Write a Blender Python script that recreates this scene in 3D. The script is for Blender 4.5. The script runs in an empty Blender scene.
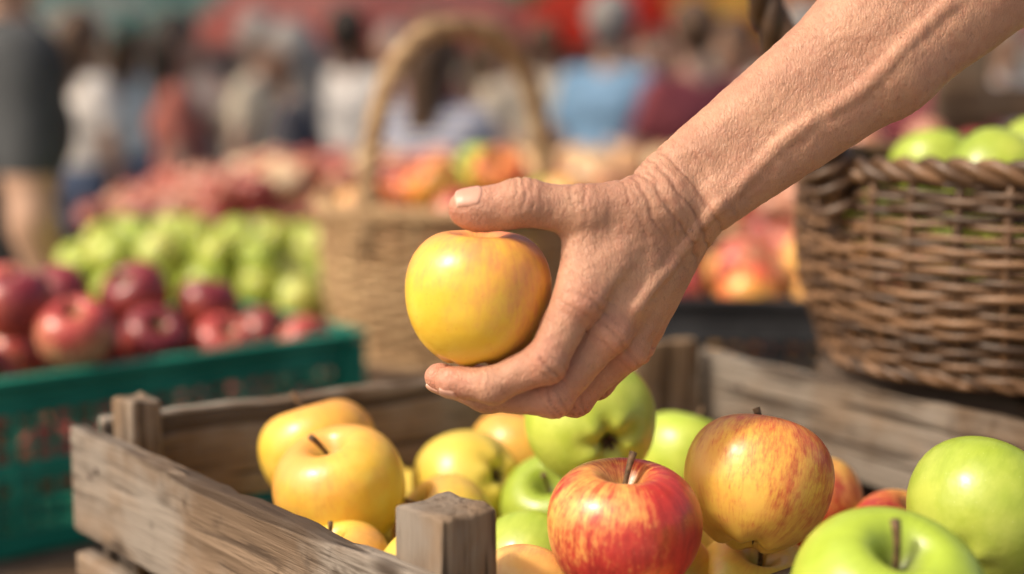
import bpy, bmesh, math, random
import numpy as np
from mathutils import Vector, Matrix, noise as mnoise
random.seed(7); rng=np.random.default_rng(7)
SC=bpy.context.scene; COL=SC.collection
PITCH=math.atan(207/1422)

# ------------------------------------------------------------------ helpers
def link(o,parent=None):
    COL.objects.link(o)
    if parent is not None: o.parent=parent
    return o
def empty(name,loc=(0,0,0),rotz=0):
    o=bpy.data.objects.new(name,None); o.empty_display_size=.05
    o.location=loc; o.rotation_euler=(0,0,rotz); return link(o)
def mesh_obj(name,V,F,mat=None,parent=None,smooth=True,attrs=None):
    me=bpy.data.meshes.new(name)
    me.from_pydata([tuple(v) for v in V],[],[tuple(int(i) for i in f) for f in F])
    if smooth: me.shade_smooth()
    if attrs:
        for k,a in attrs.items():
            a=np.asarray(a,dtype=np.float32)
            if a.ndim==1:
                at=me.attributes.new(k,'FLOAT','POINT'); at.data.foreach_set('value',a)
            else:
                at=me.attributes.new(k,'FLOAT_COLOR','POINT'); at.data.foreach_set('color',a.ravel())
    if mat:
        for m in (mat if isinstance(mat,list) else [mat]): me.materials.append(m)
    o=bpy.data.objects.new(name,me); return link(o,parent)

class NT:
    def __init__(s,name):
        s.m=bpy.data.materials.new(name); s.m.use_nodes=True
        s.t=s.m.node_tree; s.b=s.t.nodes['Principled BSDF']; s.tc=None
    def n(s,typ,ins=None,**kw):
        nd=s.t.nodes.new(typ)
        for k,v in kw.items(): setattr(nd,k,v)
        if ins:
            for k,v in ins.items():
                if hasattr(v,'is_output'): s.t.links.new(v,nd.inputs[k])
                else: nd.inputs[k].default_value=v
        return nd
    def obj(s):
        if not s.tc: s.tc=s.n('ShaderNodeTexCoord')
        return s.tc.outputs['Object']
    def math(s,op,a,b=0.0,clamp=False):
        return s.n('ShaderNodeMath',{0:a,1:b},operation=op,use_clamp=clamp).outputs[0]
    def vm(s,op,a,b=(0,0,0)):
        return s.n('ShaderNodeVectorMath',{0:a,1:b},operation=op)
    def noise(s,vec,scale,detail=4,rough=.55,dist=0):
        return s.n('ShaderNodeTexNoise',{'Vector':vec,'Scale':scale,'Detail':detail,'Roughness':rough,'Distortion':dist}).outputs['Fac']
    def ss(s,x,a,b):
        return s.n('ShaderNodeMapRange',{'Value':x,'From Min':a,'From Max':b},interpolation_type='SMOOTHSTEP').outputs[0]
    def mix(s,f,a,b,blend='MIX'):
        nd=s.t.nodes.new('ShaderNodeMix'); nd.data_type='RGBA'; nd.blend_type=blend
        for i,v in ((0,f),(6,a),(7,b)):
            if hasattr(v,'is_output'): s.t.links.new(v,nd.inputs[i])
            else:
                if i and len(v)==3: v=(*v,1)
                nd.inputs[i].default_value=v
        return nd.outputs[2]
    def set(s,**kw):
        for k,v in kw.items():
            k=k.replace('_',' ')
            if hasattr(v,'is_output'): s.t.links.new(v,s.b.inputs[k])
            else:
                if isinstance(v,tuple) and len(v)==3 and 'Radius' not in k: v=(*v,1)
                s.b.inputs[k].default_value=v
    def bump(s,h,strength,dist,prev=None):
        nd=s.n('ShaderNodeBump',{'Height':h,'Strength':strength,'Distance':dist})
        if prev: s.t.links.new(prev,nd.inputs['Normal'])
        return nd.outputs[0]
    def rand(s,vec,k=37.0):
        r=s.n('ShaderNodeObjectInfo').outputs['Random']
        m=s.math('MULTIPLY',r,k)
        return s.vm('ADD',vec,m).outputs[0], r

def simple(name,col,rough=.6,var=.25,scale=20,bump=.0,spec=.5):
    t=NT(name); v,r=t.rand(t.obj())
    f=t.noise(v,scale,3)
    c2=tuple(c*(1-var) for c in col); c1=tuple(min(1,c*(1+var*.6)) for c in col)
    t.set(Base_Color=t.mix(t.ss(f,.3,.7),c2,c1),Roughness=rough)
    t.b.inputs['Specular IOR Level'].default_value=spec
    if bump: t.set(Normal=t.bump(f,bump,.002))
    return t.m

def tube(points,radii,sides=8,cap=True):
    P=np.array(points,float); n=len(P)
    R=np.full(n,radii,float) if np.isscalar(radii) else np.array(radii,float)
    T=np.gradient(P,axis=0); T/=np.linalg.norm(T,axis=1)[:,None]+1e-12
    up=np.array([0,0,1.]); 
    if abs(T[0]@up)>.9: up=np.array([1.,0,0])
    N=np.zeros_like(P); u=up-T[0]*(T[0]@up); u/=np.linalg.norm(u); N[0]=u
    for i in range(1,n):
        u=N[i-1]-T[i]*(T[i]@N[i-1]); N[i]=u/(np.linalg.norm(u)+1e-12)
    B=np.cross(T,N)
    a=np.linspace(0,2*np.pi,sides,endpoint=False)
    V=(P[:,None]+R[:,None,None]*(np.cos(a)[None,:,None]*N[:,None]+np.sin(a)[None,:,None]*B[:,None])).reshape(-1,3)
    F=[]
    for i in range(n-1):
        for j in range(sides):
            k=(j+1)%sides
            F.append((i*sides+j,i*sides+k,(i+1)*sides+k,(i+1)*sides+j))
    if cap:
        F.append(tuple(range(sides))[::-1]); F.append(tuple((n-1)*sides+j for j in range(sides)))
    return V,F
class Acc:
    def __init__(s): s.V=[];s.F=[];s.A=[];s.n=0
    def add(s,V,F,tint=0.5):
        V=np.asarray(V); s.V.append(V); s.F+= [tuple(i+s.n for i in f) for f in F]
        t=np.asarray(tint,float)
        s.A.append(np.tile(t,(len(V),1)) if t.ndim else np.full(len(V),float(t))); s.n+=len(V)
    def obj(s,name,mat,parent=None,smooth=True,attr='tint'):
        return mesh_obj(name,np.concatenate(s.V),s.F,mat,parent,smooth,{attr:np.concatenate(s.A)})

def boxVF(c,s,rz=0):
    c=np.array(c);s=np.array(s)/2
    V=np.array([[x,y,z] for x in(-1,1) for y in(-1,1) for z in(-1,1)])*s
    cz,sz=math.cos(rz),math.sin(rz)
    V=V@np.array([[cz,sz,0],[-sz,cz,0],[0,0,1]])+c
    return V,[(0,1,3,2),(4,6,7,5),(0,4,5,1),(2,3,7,6),(0,2,6,4),(1,5,7,3)]

# ------------------------------------------------------------------ smooth-blended body surfaces
def prim(a,b,ra,rb,g='body',k=6,label=0): return dict(a=np.array(a,float),b=np.array(b,float),ra=ra,rb=rb,g=g,k=k,l=label)
def pd(p,P):
    ab=p['b']-p['a']; L=ab@ab
    d=P-p['a']
    if L<1e-12: return np.linalg.norm(d,axis=1)-p['ra']
    t=np.clip(d@ab/L,0,1)
    return np.linalg.norm(d-t[:,None]*ab,axis=1)-(p['ra']+(p['rb']-p['ra'])*t)
def smin(a,b,k):
    h=np.clip(k-np.abs(a-b),0,None)/k
    return np.minimum(a,b)-h*h*k*.25
def field(prims,P,kjoin=10):
    G={}
    for p in prims:
        d=pd(p,P)
        G[p['g']]=d if p['g'] not in G else smin(G[p['g']],d,p['k'])
    base=G.pop('body'); out=base
    for g,d in G.items(): out=np.minimum(out,smin(base,d,kjoin))
    return out
def grad(prims,P,kjoin,e):
    d=field(prims,P,kjoin); g=np.stack([field(prims,P+np.eye(3)[i]*e,kjoin)-d for i in range(3)],1)/e
    return d,g
def project(prims,P,kjoin,e,it=3):
    for _ in range(it):
        d,g=grad(prims,P,kjoin,e)
        P=P-np.clip(d/(np.sum(g*g,1)+1e-6),-8*e*5,8*e*5)[:,None]*g
    d,g=grad(prims,P,kjoin,e)
    return P,g/(np.linalg.norm(g,axis=1)[:,None]+1e-9)
def capsVF(p,nl=14,nh=5):
    a,b=p['a'],p['b']; ax=b-a; L=np.linalg.norm(ax)
    ax=ax/L if L>1e-9 else np.array([0,0,1.])
    q=np.array([1.,0,0]) if abs(ax[0])<.8 else np.array([0,1.,0])
    u=np.cross(ax,q);u/=np.linalg.norm(u);w=np.cross(ax,u)
    V=[a-ax*p['ra']]; th=np.linspace(-np.pi/2,0,nh+1)[1:]
    rings=[(a,p['ra'],t) for t in th]+[(b,p['rb'],-t) for t in th[::-1]]
    if L<1e-9: rings=rings[:nh]+rings[nh+1:]
    for c,r,t in rings:
        for j in range(nl):
            f=2*np.pi*j/nl
            V.append(c+ax*r*math.sin(t)+r*math.cos(t)*(math.cos(f)*u+math.sin(f)*w))
    V.append(b+ax*p['rb']); F=[]; nr=len(rings)
    for j in range(nl):
        k=(j+1)%nl
        F.append((0,1+k,1+j)); F.append((len(V)-1,1+(nr-1)*nl+j,1+(nr-1)*nl+k))
        for i in range(nr-1):
            F.append((1+i*nl+j,1+i*nl+k,1+(i+1)*nl+k,1+(i+1)*nl+j))
    return np.array(V),F
def mesh_edges(me):
    ed=np.empty(len(me.edges)*2,dtype=np.int64); me.edges.foreach_get('vertices',ed); return ed.reshape(-1,2)
def relax(P,ed,n,f=.5):
    cnt=np.bincount(ed.ravel(),minlength=len(P)).astype(float)[:,None]
    for _ in range(n):
        S=np.stack([np.bincount(ed[:,0],P[ed[:,1],i],len(P))+np.bincount(ed[:,1],P[ed[:,0],i],len(P)) for i in range(3)],1)
        P=P*(1-f)+f*S/np.maximum(cnt,1)
    return P
def blend_mesh(prims,voxel,kjoin,e,it=3):
    A=Acc()
    for p in prims: A.add(*capsVF(p))
    o=A.obj('tmp',None)
    m=o.modifiers.new('r','REMESH'); m.mode='VOXEL'; m.voxel_size=voxel
    bpy.context.view_layer.update()
    dg=bpy.context.evaluated_depsgraph_get()
    me=bpy.data.meshes.new_from_object(o.evaluated_get(dg)); bpy.data.objects.remove(o)
    P=np.empty(len(me.vertices)*3); me.vertices.foreach_get('co',P); P=P.reshape(-1,3)
    ed=mesh_edges(me)
    P=relax(P,ed,2); P,N=project(prims,P,kjoin,e,it); P=relax(P,ed,3); P,N=project(prims,P,kjoin,e,1); P=relax(P,ed,1,.4)
    return me,P,N

# ------------------------------------------------------------------ world, sun, camera
SUN=Vector((-.62,-.28,.72)).normalized()
w=bpy.data.worlds.new("World"); SC.world=w; w.use_nodes=True
bg=w.node_tree.nodes['Background']; sky=w.node_tree.nodes.new('ShaderNodeTexSky'); sky.sky_type='NISHITA'
sky.sun_disc=False; sky.sun_elevation=math.asin(SUN.z); sky.sun_rotation=math.atan2(SUN.x,SUN.y)
sky.dust_density=6; sky.air_density=.8
mw=w.node_tree.nodes.new('ShaderNodeMix'); mw.data_type='RGBA'; mw.blend_type='MULTIPLY'; mw.inputs[0].default_value=1; mw.inputs[7].default_value=(1,.92,.80,1)
w.node_tree.links.new(sky.outputs[0],mw.inputs[6]); w.node_tree.links.new(mw.outputs[2],bg.inputs[0]); bg.inputs[1].default_value=.20
sl=bpy.data.lights.new('sun','SUN'); sl.energy=3.4; sl.angle=math.radians(6); sl.color=(1,.89,.74)
so=link(bpy.data.objects.new('sun',sl)); so.rotation_euler=SUN.to_track_quat('Z','Y').to_euler(); so.location=(-5,0,8)
cam=bpy.data.cameras.new('camera'); co=link(bpy.data.objects.new('camera',cam)); SC.camera=co
cam.lens=50; cam.sensor_width=36; cam.clip_end=500; cam.clip_start=.02
co.location=(0,0,1.45); co.rotation_euler=(math.pi/2-PITCH,0,0)
cam.dof.use_dof=True; cam.dof.focus_distance=.79; cam.dof.aperture_fstop=2.4
SC.view_settings.view_transform='Standard'; SC.view_settings.look='None'; SC.view_settings.exposure=0

# ------------------------------------------------------------------ materials
def wood(name,c1,c2,dark,axis=0,rough=.75,scale=1.0,grey=(.28,.25,.215)):
    t=NT(name); v,r=t.rand(t.obj())
    sc=[22*scale,22*scale,22*scale]; sc[axis]=1.3*scale
    st=t.vm('MULTIPLY',v,tuple(sc)).outputs[0]
    g=t.noise(st,1.5,6,.68,.8); g2=t.noise(st,6,4,.65,.3)
    big=t.noise(v,9*scale,4,.6)
    col=t.mix(t.ss(g,.32,.66),c1,c2)
    col=t.mix(t.math('MULTIPLY',t.ss(big,.40,.64),.8),col,grey)
    col=t.mix(t.math('MULTIPLY',t.ss(g2,.53,.64),.7),col,dark)
    crk=t.ss(t.noise(st,2.4,2,.5),.60,.64)
    col=t.mix(t.math('MULTIPLY',crk,.75),col,dark)
    st3=t.noise(v,26*scale,4,.7); col=t.mix(t.math('MULTIPLY',t.ss(st3,.56,.72),.5),col,dark)
    kv=t.n('ShaderNodeTexVoronoi',{'Vector':t.vm('MULTIPLY',v,tuple(8. if i==axis else 17. for i in range(3))).outputs[0],'Scale':1.0}).outputs['Distance']
    kn=t.ss(kv,.17,.05)
    col=t.mix(t.math('MULTIPLY',kn,.85),col,dark)
    val=t.math('ADD',t.math('MULTIPLY',r,.45),.68)
    col=t.mix(1.0,col,t.n('ShaderNodeCombineColor',{0:val,1:val,2:val}).outputs[0],'MULTIPLY')
    h=t.math('ADD',t.math('ADD',g,t.math('MULTIPLY',g2,-1.1)),t.math('MULTIPLY',crk,-.8))
    fine=t.noise(st,22,3)
    t.set(Base_Color=col,Roughness=rough,Normal=t.bump(fine,.3,.0012,t.bump(h,.9,.0025)))
    t.b.inputs['Specular IOR Level'].default_value=.25
    return t.m
M_wood=wood('weathered_wood',(.125,.083,.052),(.26,.185,.125),(.042,.027,.018))
M_woodz=wood('weathered_wood_post',(.15,.095,.055),(.30,.21,.135),(.05,.03,.018),axis=2)
M_woodlit=wood('weathered_wood_post_lit',(.26,.17,.10),(.46,.33,.21),(.08,.05,.03),axis=2,grey=(.42,.36,.29))  # lighter copy of the post wood, sunlight painted into its colour
M_wooddk=wood('dark_wood',(.05,.03,.018),(.12,.075,.045),(.02,.012,.008),grey=(.13,.10,.08))
M_wooddkz=wood('dark_wood_post',(.09,.055,.035),(.18,.115,.07),(.03,.02,.012),axis=2,grey=(.15,.12,.09))

def apple_mat(name,base,base2,blush,amt,bdir=(0,0,1),streak=.6,dots=(.9,.8,.55),dotamt=.6,rough=.35,dkf=.62,top=None,dotr=1.0,soft=.5):
    t=NT(name); ob=t.obj(); v,r=t.rand(ob,23)
    xy=t.vm('NORMALIZE',t.vm('MULTIPLY',ob,(1,1,0)).outputs[0]).outputs[0]
    z=t.n('ShaderNodeSeparateXYZ',{0:ob}).outputs[2]
    zz=t.n('ShaderNodeCombineXYZ',{2:t.math('MULTIPLY',z,.30)}).outputs[0]
    sv=t.vm('ADD',t.vm('ADD',xy,zz).outputs[0],t.math('MULTIPLY',r,19.)).outputs[0]
    st=t.noise(sv,9,5,.7); st2=t.noise(sv,30,3,.6)
    big=t.noise(v,1.3,3); mot=t.noise(v,2.2,3)
    col=t.mix(t.ss(mot,.3,.7),base,base2)
    d=t.vm('DOT_PRODUCT',ob,tuple(Vector(bdir).normalized())).outputs['Value']
    f=t.math('ADD',t.math('MULTIPLY',d,.55),t.math('MULTIPLY',t.math('SUBTRACT',big,.5),1.6))
    f=t.math('ADD',f,t.math('MULTIPLY',t.math('SUBTRACT',st,.5),streak*2.2))
    f=t.math('ADD',f,t.math('MULTIPLY',t.math('SUBTRACT',st2,.5),streak*1.8))
    f=t.math('ADD',f,t.math('MULTIPLY',t.math('SUBTRACT',t.noise(v,9,4,.65),.5),streak*1.2))
    f=t.math('ADD',f,amt-.5)
    b=t.ss(f,-soft,soft)
    dkb=tuple(c*dkf for c in blush)
    bl=t.mix(t.ss(st,.40,.66),blush,dkb)
    col=t.mix(b,col,bl)
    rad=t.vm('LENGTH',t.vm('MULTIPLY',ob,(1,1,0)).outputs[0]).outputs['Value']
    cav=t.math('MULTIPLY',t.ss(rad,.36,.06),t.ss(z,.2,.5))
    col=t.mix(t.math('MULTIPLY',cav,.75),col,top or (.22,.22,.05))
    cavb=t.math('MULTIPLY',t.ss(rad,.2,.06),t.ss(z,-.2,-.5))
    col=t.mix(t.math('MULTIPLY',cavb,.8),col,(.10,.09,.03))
    vo=t.n('ShaderNodeTexVoronoi',{'Vector':v,'Scale':11,'Randomness':1.0}).outputs['Distance']
    dt=t.ss(vo,.10*dotr,.04*dotr)
    vo2=t.n('ShaderNodeTexVoronoi',{'Vector':v,'Scale':19,'Randomness':1.0}).outputs['Distance']
    dt=t.math('MAXIMUM',dt,t.math('MULTIPLY',t.ss(vo2,.115*dotr,.04*dotr),.75))
    dt=t.math('MULTIPLY',dt,dotamt)
    col=t.mix(dt,col,dots)
    val=t.math('ADD',t.math('MULTIPLY',r,.2),.9)
    col=t.mix(1.0,col,t.n('ShaderNodeCombineColor',{0:val,1:val,2:val}).outputs[0],'MULTIPLY')
    rg=t.math('ADD',t.math('MULTIPLY',mot,.22),rough-.11)
    t.set(Base_Color=col,Roughness=rg,Normal=t.bump(t.noise(v,4,2),.25,.0018,t.bump(st2,.12,.0006)))
    t.b.inputs['Coat Weight'].default_value=.12; t.b.inputs['Coat Roughness'].default_value=.2
    return t.m
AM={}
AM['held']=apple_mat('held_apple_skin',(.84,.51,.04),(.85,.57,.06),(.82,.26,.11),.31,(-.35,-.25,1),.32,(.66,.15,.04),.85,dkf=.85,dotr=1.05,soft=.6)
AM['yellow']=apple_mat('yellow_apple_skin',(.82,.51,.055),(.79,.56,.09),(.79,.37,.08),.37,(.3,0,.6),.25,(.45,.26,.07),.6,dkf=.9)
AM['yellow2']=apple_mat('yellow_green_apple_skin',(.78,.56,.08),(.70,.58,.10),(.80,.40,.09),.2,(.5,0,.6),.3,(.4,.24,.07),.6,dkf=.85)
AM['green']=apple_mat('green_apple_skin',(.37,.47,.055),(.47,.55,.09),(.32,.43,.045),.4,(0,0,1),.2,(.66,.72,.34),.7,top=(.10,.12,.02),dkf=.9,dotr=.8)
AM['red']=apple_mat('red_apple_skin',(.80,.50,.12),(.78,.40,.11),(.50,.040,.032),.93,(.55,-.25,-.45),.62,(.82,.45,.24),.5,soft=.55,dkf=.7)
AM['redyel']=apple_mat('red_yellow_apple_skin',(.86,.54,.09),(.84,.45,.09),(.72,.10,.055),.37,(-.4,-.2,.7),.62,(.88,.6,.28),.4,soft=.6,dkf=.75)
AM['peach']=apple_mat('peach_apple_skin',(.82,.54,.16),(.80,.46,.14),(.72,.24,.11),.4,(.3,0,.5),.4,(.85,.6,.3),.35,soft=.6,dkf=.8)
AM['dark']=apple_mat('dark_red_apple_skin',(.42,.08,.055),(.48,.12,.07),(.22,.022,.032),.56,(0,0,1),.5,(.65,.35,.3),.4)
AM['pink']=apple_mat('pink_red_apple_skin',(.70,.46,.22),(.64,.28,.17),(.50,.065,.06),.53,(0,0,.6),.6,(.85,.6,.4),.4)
M_stem=simple('apple_stem_bark',(.13,.075,.035),.7,.5,12,.4)

# ------------------------------------------------------------------ apples
def apple_geo(nt=44,npz=34,seed=0):
    r=random.Random(seed); ph=r.uniform(0,6); e1=r.uniform(.0,.03); lob=r.uniform(.012,.026); hh=r.uniform(.88,.96)
    T=np.linspace(0,np.pi,npz)
    V=[];F=[]
    for i,t in enumerate(T):
        s=math.sin(t);c=math.cos(t)
        rho=abs(s)**.86*(1+.075*c)
        z=hh*math.copysign(abs(c)**.94,c)
        for j in range(nt):
            a=2*math.pi*j/nt
            k=1+e1*math.cos(a+ph)*s+lob*math.cos(5*a+ph)*(1-c)/2*s
            q=rho*k
            zz=z-(.40*math.exp(-(q/.25)**2)+.10*math.exp(-(q/.5)**2) if c>0 else 0)
            if c<=0: zz+= .26*math.exp(-(q/.2)**2)+.04*math.cos(5*a+ph)*math.exp(-((q-.35)/.2)**2)
            zz+=e1*1.2*math.cos(a+ph+1)*s
            V.append((q*math.cos(a),q*math.sin(a),zz))
    for i in range(npz-1):
        for j in range(nt):
            k=(j+1)%nt; F.append((i*nt+j,(i+1)*nt+j,(i+1)*nt+k,i*nt+k))
    return np.array(V),F
APM=[]
for s in range(5):
    V,F=apple_geo(56,46,s); me=bpy.data.meshes.new('apple_body'); me.from_pydata(V.tolist(),[],F)
    bm=bmesh.new(); bm.from_mesh(me); bmesh.ops.remove_doubles(bm,verts=bm.verts,dist=1e-5); bm.to_mesh(me); bm.free()
    me.shade_smooth(); me.materials.append(M_stem); APM.append(me)
def stem_mesh(seed):
    r=random.Random(seed); bx,by=r.uniform(-.16,.16),r.uniform(-.16,.16); L=r.uniform(.98,1.14)
    pts=[(bx*t*t,by*t*t,.36+(L-.36)*t) for t in np.linspace(0,1,9)]
    rad=[.06,.046,.040,.037,.036,.038,.042,.05,.054]
    V,F=tube(pts,rad,8); A=Acc(); A.add(V,F)
    for k in range(5): # calyx sepals
        a=2*math.pi*k/5
        p=np.array([[.02*math.cos(a),.02*math.sin(a),-.66],[.09*math.cos(a),.09*math.sin(a),-.75],[.10*math.cos(a+.3),.10*math.sin(a+.3),-.83]])
        V,F=tube(p,[.03,.025,.006],5); A.add(V,F)
    return A
STM=[]
for s in range(4):
    A=stem_mesh(s); o=A.obj('stem_src',M_stem); STM.append(o.data); bpy.data.objects.remove(o)
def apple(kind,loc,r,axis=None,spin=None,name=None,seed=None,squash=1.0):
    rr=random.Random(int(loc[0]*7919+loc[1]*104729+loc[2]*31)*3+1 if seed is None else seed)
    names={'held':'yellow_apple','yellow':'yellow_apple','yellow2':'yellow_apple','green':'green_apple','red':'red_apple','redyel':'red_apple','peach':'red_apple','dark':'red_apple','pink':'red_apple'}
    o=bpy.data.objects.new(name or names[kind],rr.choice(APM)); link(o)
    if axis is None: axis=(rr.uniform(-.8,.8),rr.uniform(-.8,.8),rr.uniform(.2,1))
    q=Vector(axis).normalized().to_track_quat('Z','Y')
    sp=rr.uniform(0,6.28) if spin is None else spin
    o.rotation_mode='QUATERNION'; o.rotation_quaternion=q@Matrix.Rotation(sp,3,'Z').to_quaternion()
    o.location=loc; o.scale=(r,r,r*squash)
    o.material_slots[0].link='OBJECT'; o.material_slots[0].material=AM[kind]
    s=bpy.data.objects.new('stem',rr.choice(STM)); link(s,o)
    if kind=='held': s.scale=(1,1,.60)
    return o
PLACED=[]
def A_(kind,x,y,z,r,axis=None,spin=None,**k):
    PLACED.append((x,y,z,r)); return apple(kind,(x,y,z),r,axis,spin,**k)
apple('held',(-.0184,.7599,1.3350),.0395,(.05,.03,1),.6,name='yellow_apple',seed=3,squash=1.08)
A_('yellow',-.1364,.973,1.191,.0415,(-.3,.2,1))
A_('yellow',-.1108,.8876,1.189,.0425,(-.22,-.22,1))
A_('yellow2',-.0318,.9977,1.160,.0405,(-.6,.5,-.35))
A_('yellow',.0061,1.070,1.163,.0385,(.2,.3,1))
A_('green',.0525,.9105,1.228,.0432,(-.28,.93,.18),seed=5)
A_('green',.0302,.9652,1.153,.038)
A_('green',.1318,1.053,1.165,.039,(.3,.4,1))
A_('red',.0591,.737,1.212,.0415,(.02,-.12,1),0.0,seed=8)
A_('redyel',.1404,.7904,1.222,.0425,(.25,.5,1),0,seed=9)
A_('yellow2',.1444,.812,1.148,.0375,(.1,-.3,1))
A_('green',.177,.647,1.203,.0465,(.1,-.45,1),1.0,seed=12)
A_('green',.2595,.7618,1.213,.0415,(.5,.6,.6),seed=13)
A_('red',.2515,.878,1.155,.037,(.3,-.2,1))
A_('red',.2068,.9549,1.160,.037,(-.2,.3,1))
A_('yellow2',-.104,.832,1.155,.031,(-.3,-.2,1))
A_('yellow2',-.045,.80,1.156,.036,(.4,.5,.7))
A_('green',.012,.858,1.147,.036,(.3,.7,.4))
A_('peach',.008,.752,1.163,.034,(.3,.7,.4))
A_('yellow',.088,.82,1.150,.037)
A_('yellow',.10,.70,1.14,.037)

# ------------------------------------------------------------------ wooden crate
def plank(name,p0,p1,ztop,h,th,mat,parent,off=0.0,seed=0,wob=.0012):
    p0=Vector((*p0,0));p1=Vector((*p1,0)); d=p1-p0; L=d.length; ang=math.atan2(d.y,d.x)
    nx=min(70,max(6,int(L/.012)))
    bm=bmesh.new(); bmesh.ops.create_cube(bm,size=1)
    bmesh.ops.scale(bm,vec=(L,th,h),verts=bm.verts)
    for i in range(1,nx):
        bmesh.ops.bisect_plane(bm,geom=bm.verts[:]+bm.edges[:]+bm.faces[:],plane_co=(-L/2+L*i/nx,0,0),plane_no=(1,0,0))
    for zc in (-.35*h,0,.35*h):
        bmesh.ops.bisect_plane(bm,geom=bm.verts[:]+bm.edges[:]+bm.faces[:],plane_co=(0,0,zc),plane_no=(0,0,1))
    for v in bm.verts:
        n=mnoise.noise(Vector((v.co.x*14+seed*3.1,v.co.z*8,seed))); n2=mnoise.noise(Vector((v.co.x*55,v.co.z*30,seed+9)))
        n3=mnoise.noise(Vector((v.co.x*26+seed,v.co.y*60,seed*1.7)))
        edge=abs(v.co.z)>h*.49
        v.co.y+=n*wob*1.6
        if edge: v.co.z+=(n*1.2+n2*.9)*wob-(max(0,n3-.28)*7*wob*(1 if v.co.z>0 else -1))
        if abs(v.co.x)>L*.499: v.co.x+=n2*wob*1.5
    me=bpy.data.meshes.new(name); bm.to_mesh(me); bm.free(); me.materials.append(mat); me.shade_smooth()
    o=bpy.data.objects.new(name,me); link(o,parent)
    b=o.modifiers.new('b','BEVEL'); b.width=min(.0018,th*.15); b.segments=2; b.limit_method='ANGLE'; b.harden_normals=False
    mid=(p0+p1)/2; nrm=Vector((-d.y,d.x,0)).normalized()
    o.location=mid+nrm*off+Vector((0,0,ztop-h/2)); o.rotation_euler=(0,0,ang)
    return o
def post(name,c,ztop,zbot,sx,sy,rz,mat,parent,seed=0):
    bm=bmesh.new(); bmesh.ops.create_cube(bm,size=1); h=ztop-zbot
    bmesh.ops.scale(bm,vec=(sx,sy,h),verts=bm.verts)
    for i in range(1,8): bmesh.ops.bisect_plane(bm,geom=bm.verts[:]+bm.edges[:]+bm.faces[:],plane_co=(0,0,-h/2+h*i/8),plane_no=(0,0,1))
    for i in (-.25,0,.25):
        bmesh.ops.bisect_plane(bm,geom=bm.verts[:]+bm.edges[:]+bm.faces[:],plane_co=(sx*i,0,0),plane_no=(1,0,0))
        bmesh.ops.bisect_plane(bm,geom=bm.verts[:]+bm.edges[:]+bm.faces[:],plane_co=(0,sy*i,0),plane_no=(0,1,0))
    for v in bm.verts:
        v.co.x+=mnoise.noise(v.co*30+Vector((seed,0,0)))*.001; v.co.y+=mnoise.noise(v.co*30+Vector((0,seed,0)))*.001
        if v.co.z>h*.49: v.co.z+=mnoise.noise(v.co*90+Vector((seed,1,0)))*.003
    me=bpy.data.meshes.new(name); bm.to_mesh(me); bm.free(); me.materials.append(mat); me.shade_smooth()
    o=bpy.data.objects.new(name,me); link(o,parent); o.location=(c[0],c[1],(ztop+zbot)/2); o.rotation_euler=(0,0,rz)
    b=o.modifiers.new('b','BEVEL'); b.width=.0022; b.segments=2; b.limit_method='ANGLE'
    return o
M_nail=simple('rusty_nail',(.07,.045,.035),.6,.4,80)
cr=empty('wooden_crate')
Lc,Bc,Fc,Nc=(-.298,.992),(.166,1.268),(.404,.93),(-.028,.676)
def lerp(a,b,t): return (a[0]+(b[0]-a[0])*t,a[1]+(b[1]-a[1])*t)
zs=[(1.205,.076),(1.111,.068),(1.031,.06)]
for i,(zt,h) in enumerate(zs):
    plank(f'left_slat_{i}',lerp(Lc,Nc,-.03),lerp(Lc,Nc,1.03),zt,h,.013,M_wood,cr,-.0075,seed=i+1)
    plank(f'back_slat_{i}',lerp(Lc,Bc,.01),lerp(Lc,Bc,1.0),zt+.004,h-.002,.012,M_wood,cr,.0075,seed=i+11)
    plank(f'right_slat_{i}',lerp(Bc,Fc,.0),lerp(Bc,Fc,1.03),zt+.003,h+.003,.013,M_wood,cr,.0075,seed=i+21)
    plank(f'front_slat_{i}',lerp(Nc,Fc,.0),lerp(Nc,Fc,1.0),zt-.03 if i==0 else zt,h-.02 if i==0 else h,.012,M_wood,cr,-.0075,seed=i+31)
angL=math.atan2(Nc[1]-Lc[1],Nc[0]-Lc[0])
def inw(c,dx,dy): return (c[0]+dx,c[1]+dy)
post('corner_post_1',inw(Lc,.030,.000),1.226,.972,.030,.024,angL,M_woodz,cr,1)
post('corner_post_2',inw(Nc,-.006,.030),1.234,.972,.040,.036,angL,M_woodz,cr,2)
post('corner_post_3',inw(Bc,-.033,-.034),1.222,.972,.075,.014,math.atan2(.28,.462),M_woodlit,cr,3)
post('corner_post_4',inw(Fc,-.02,.0),1.233,.972,.03,.03,angL,M_woodz,cr,4)
for i in range(5):
    t0=(i+.5)/5
    plank(f'floor_board_{i}',lerp(Lc,Nc,t0),lerp(Bc,Fc,t0),.982,.010,.07,M_wood,cr,0,seed=40+i)
An=Acc()
def nailhead(p,n,r=.0028):
    n=np.array(n)/np.linalg.norm(n); p=np.array(p)
    V,F=tube([p-n*.002,p+n*.0006,p+n*.0012],[r,r,r*.6],8); An.add(V,F)
dl=np.array([Nc[0]-Lc[0],Nc[1]-Lc[1],0]);dl/=np.linalg.norm(dl); nl=np.array([dl[1],-dl[0],0])
for (zt,h) in zs:
    for t in (.05,.075,.93,.96):
        p=lerp(Lc,Nc,t); nailhead(np.array([p[0],p[1],zt-h*random.uniform(.25,.7)])+nl*.0142,nl)
dr=np.array([Fc[0]-Bc[0],Fc[1]-Bc[1],0]);dr/=np.linalg.norm(dr); ni=np.array([dr[1],-dr[0],0])
for t in (.12,.14):
    p=lerp(Bc,Fc,t); nailhead(np.array([p[0],p[1],1.17+t*.1])+ni*.0,ni)
An.obj('nail_heads',M_nail,cr,attr='tint')

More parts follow.
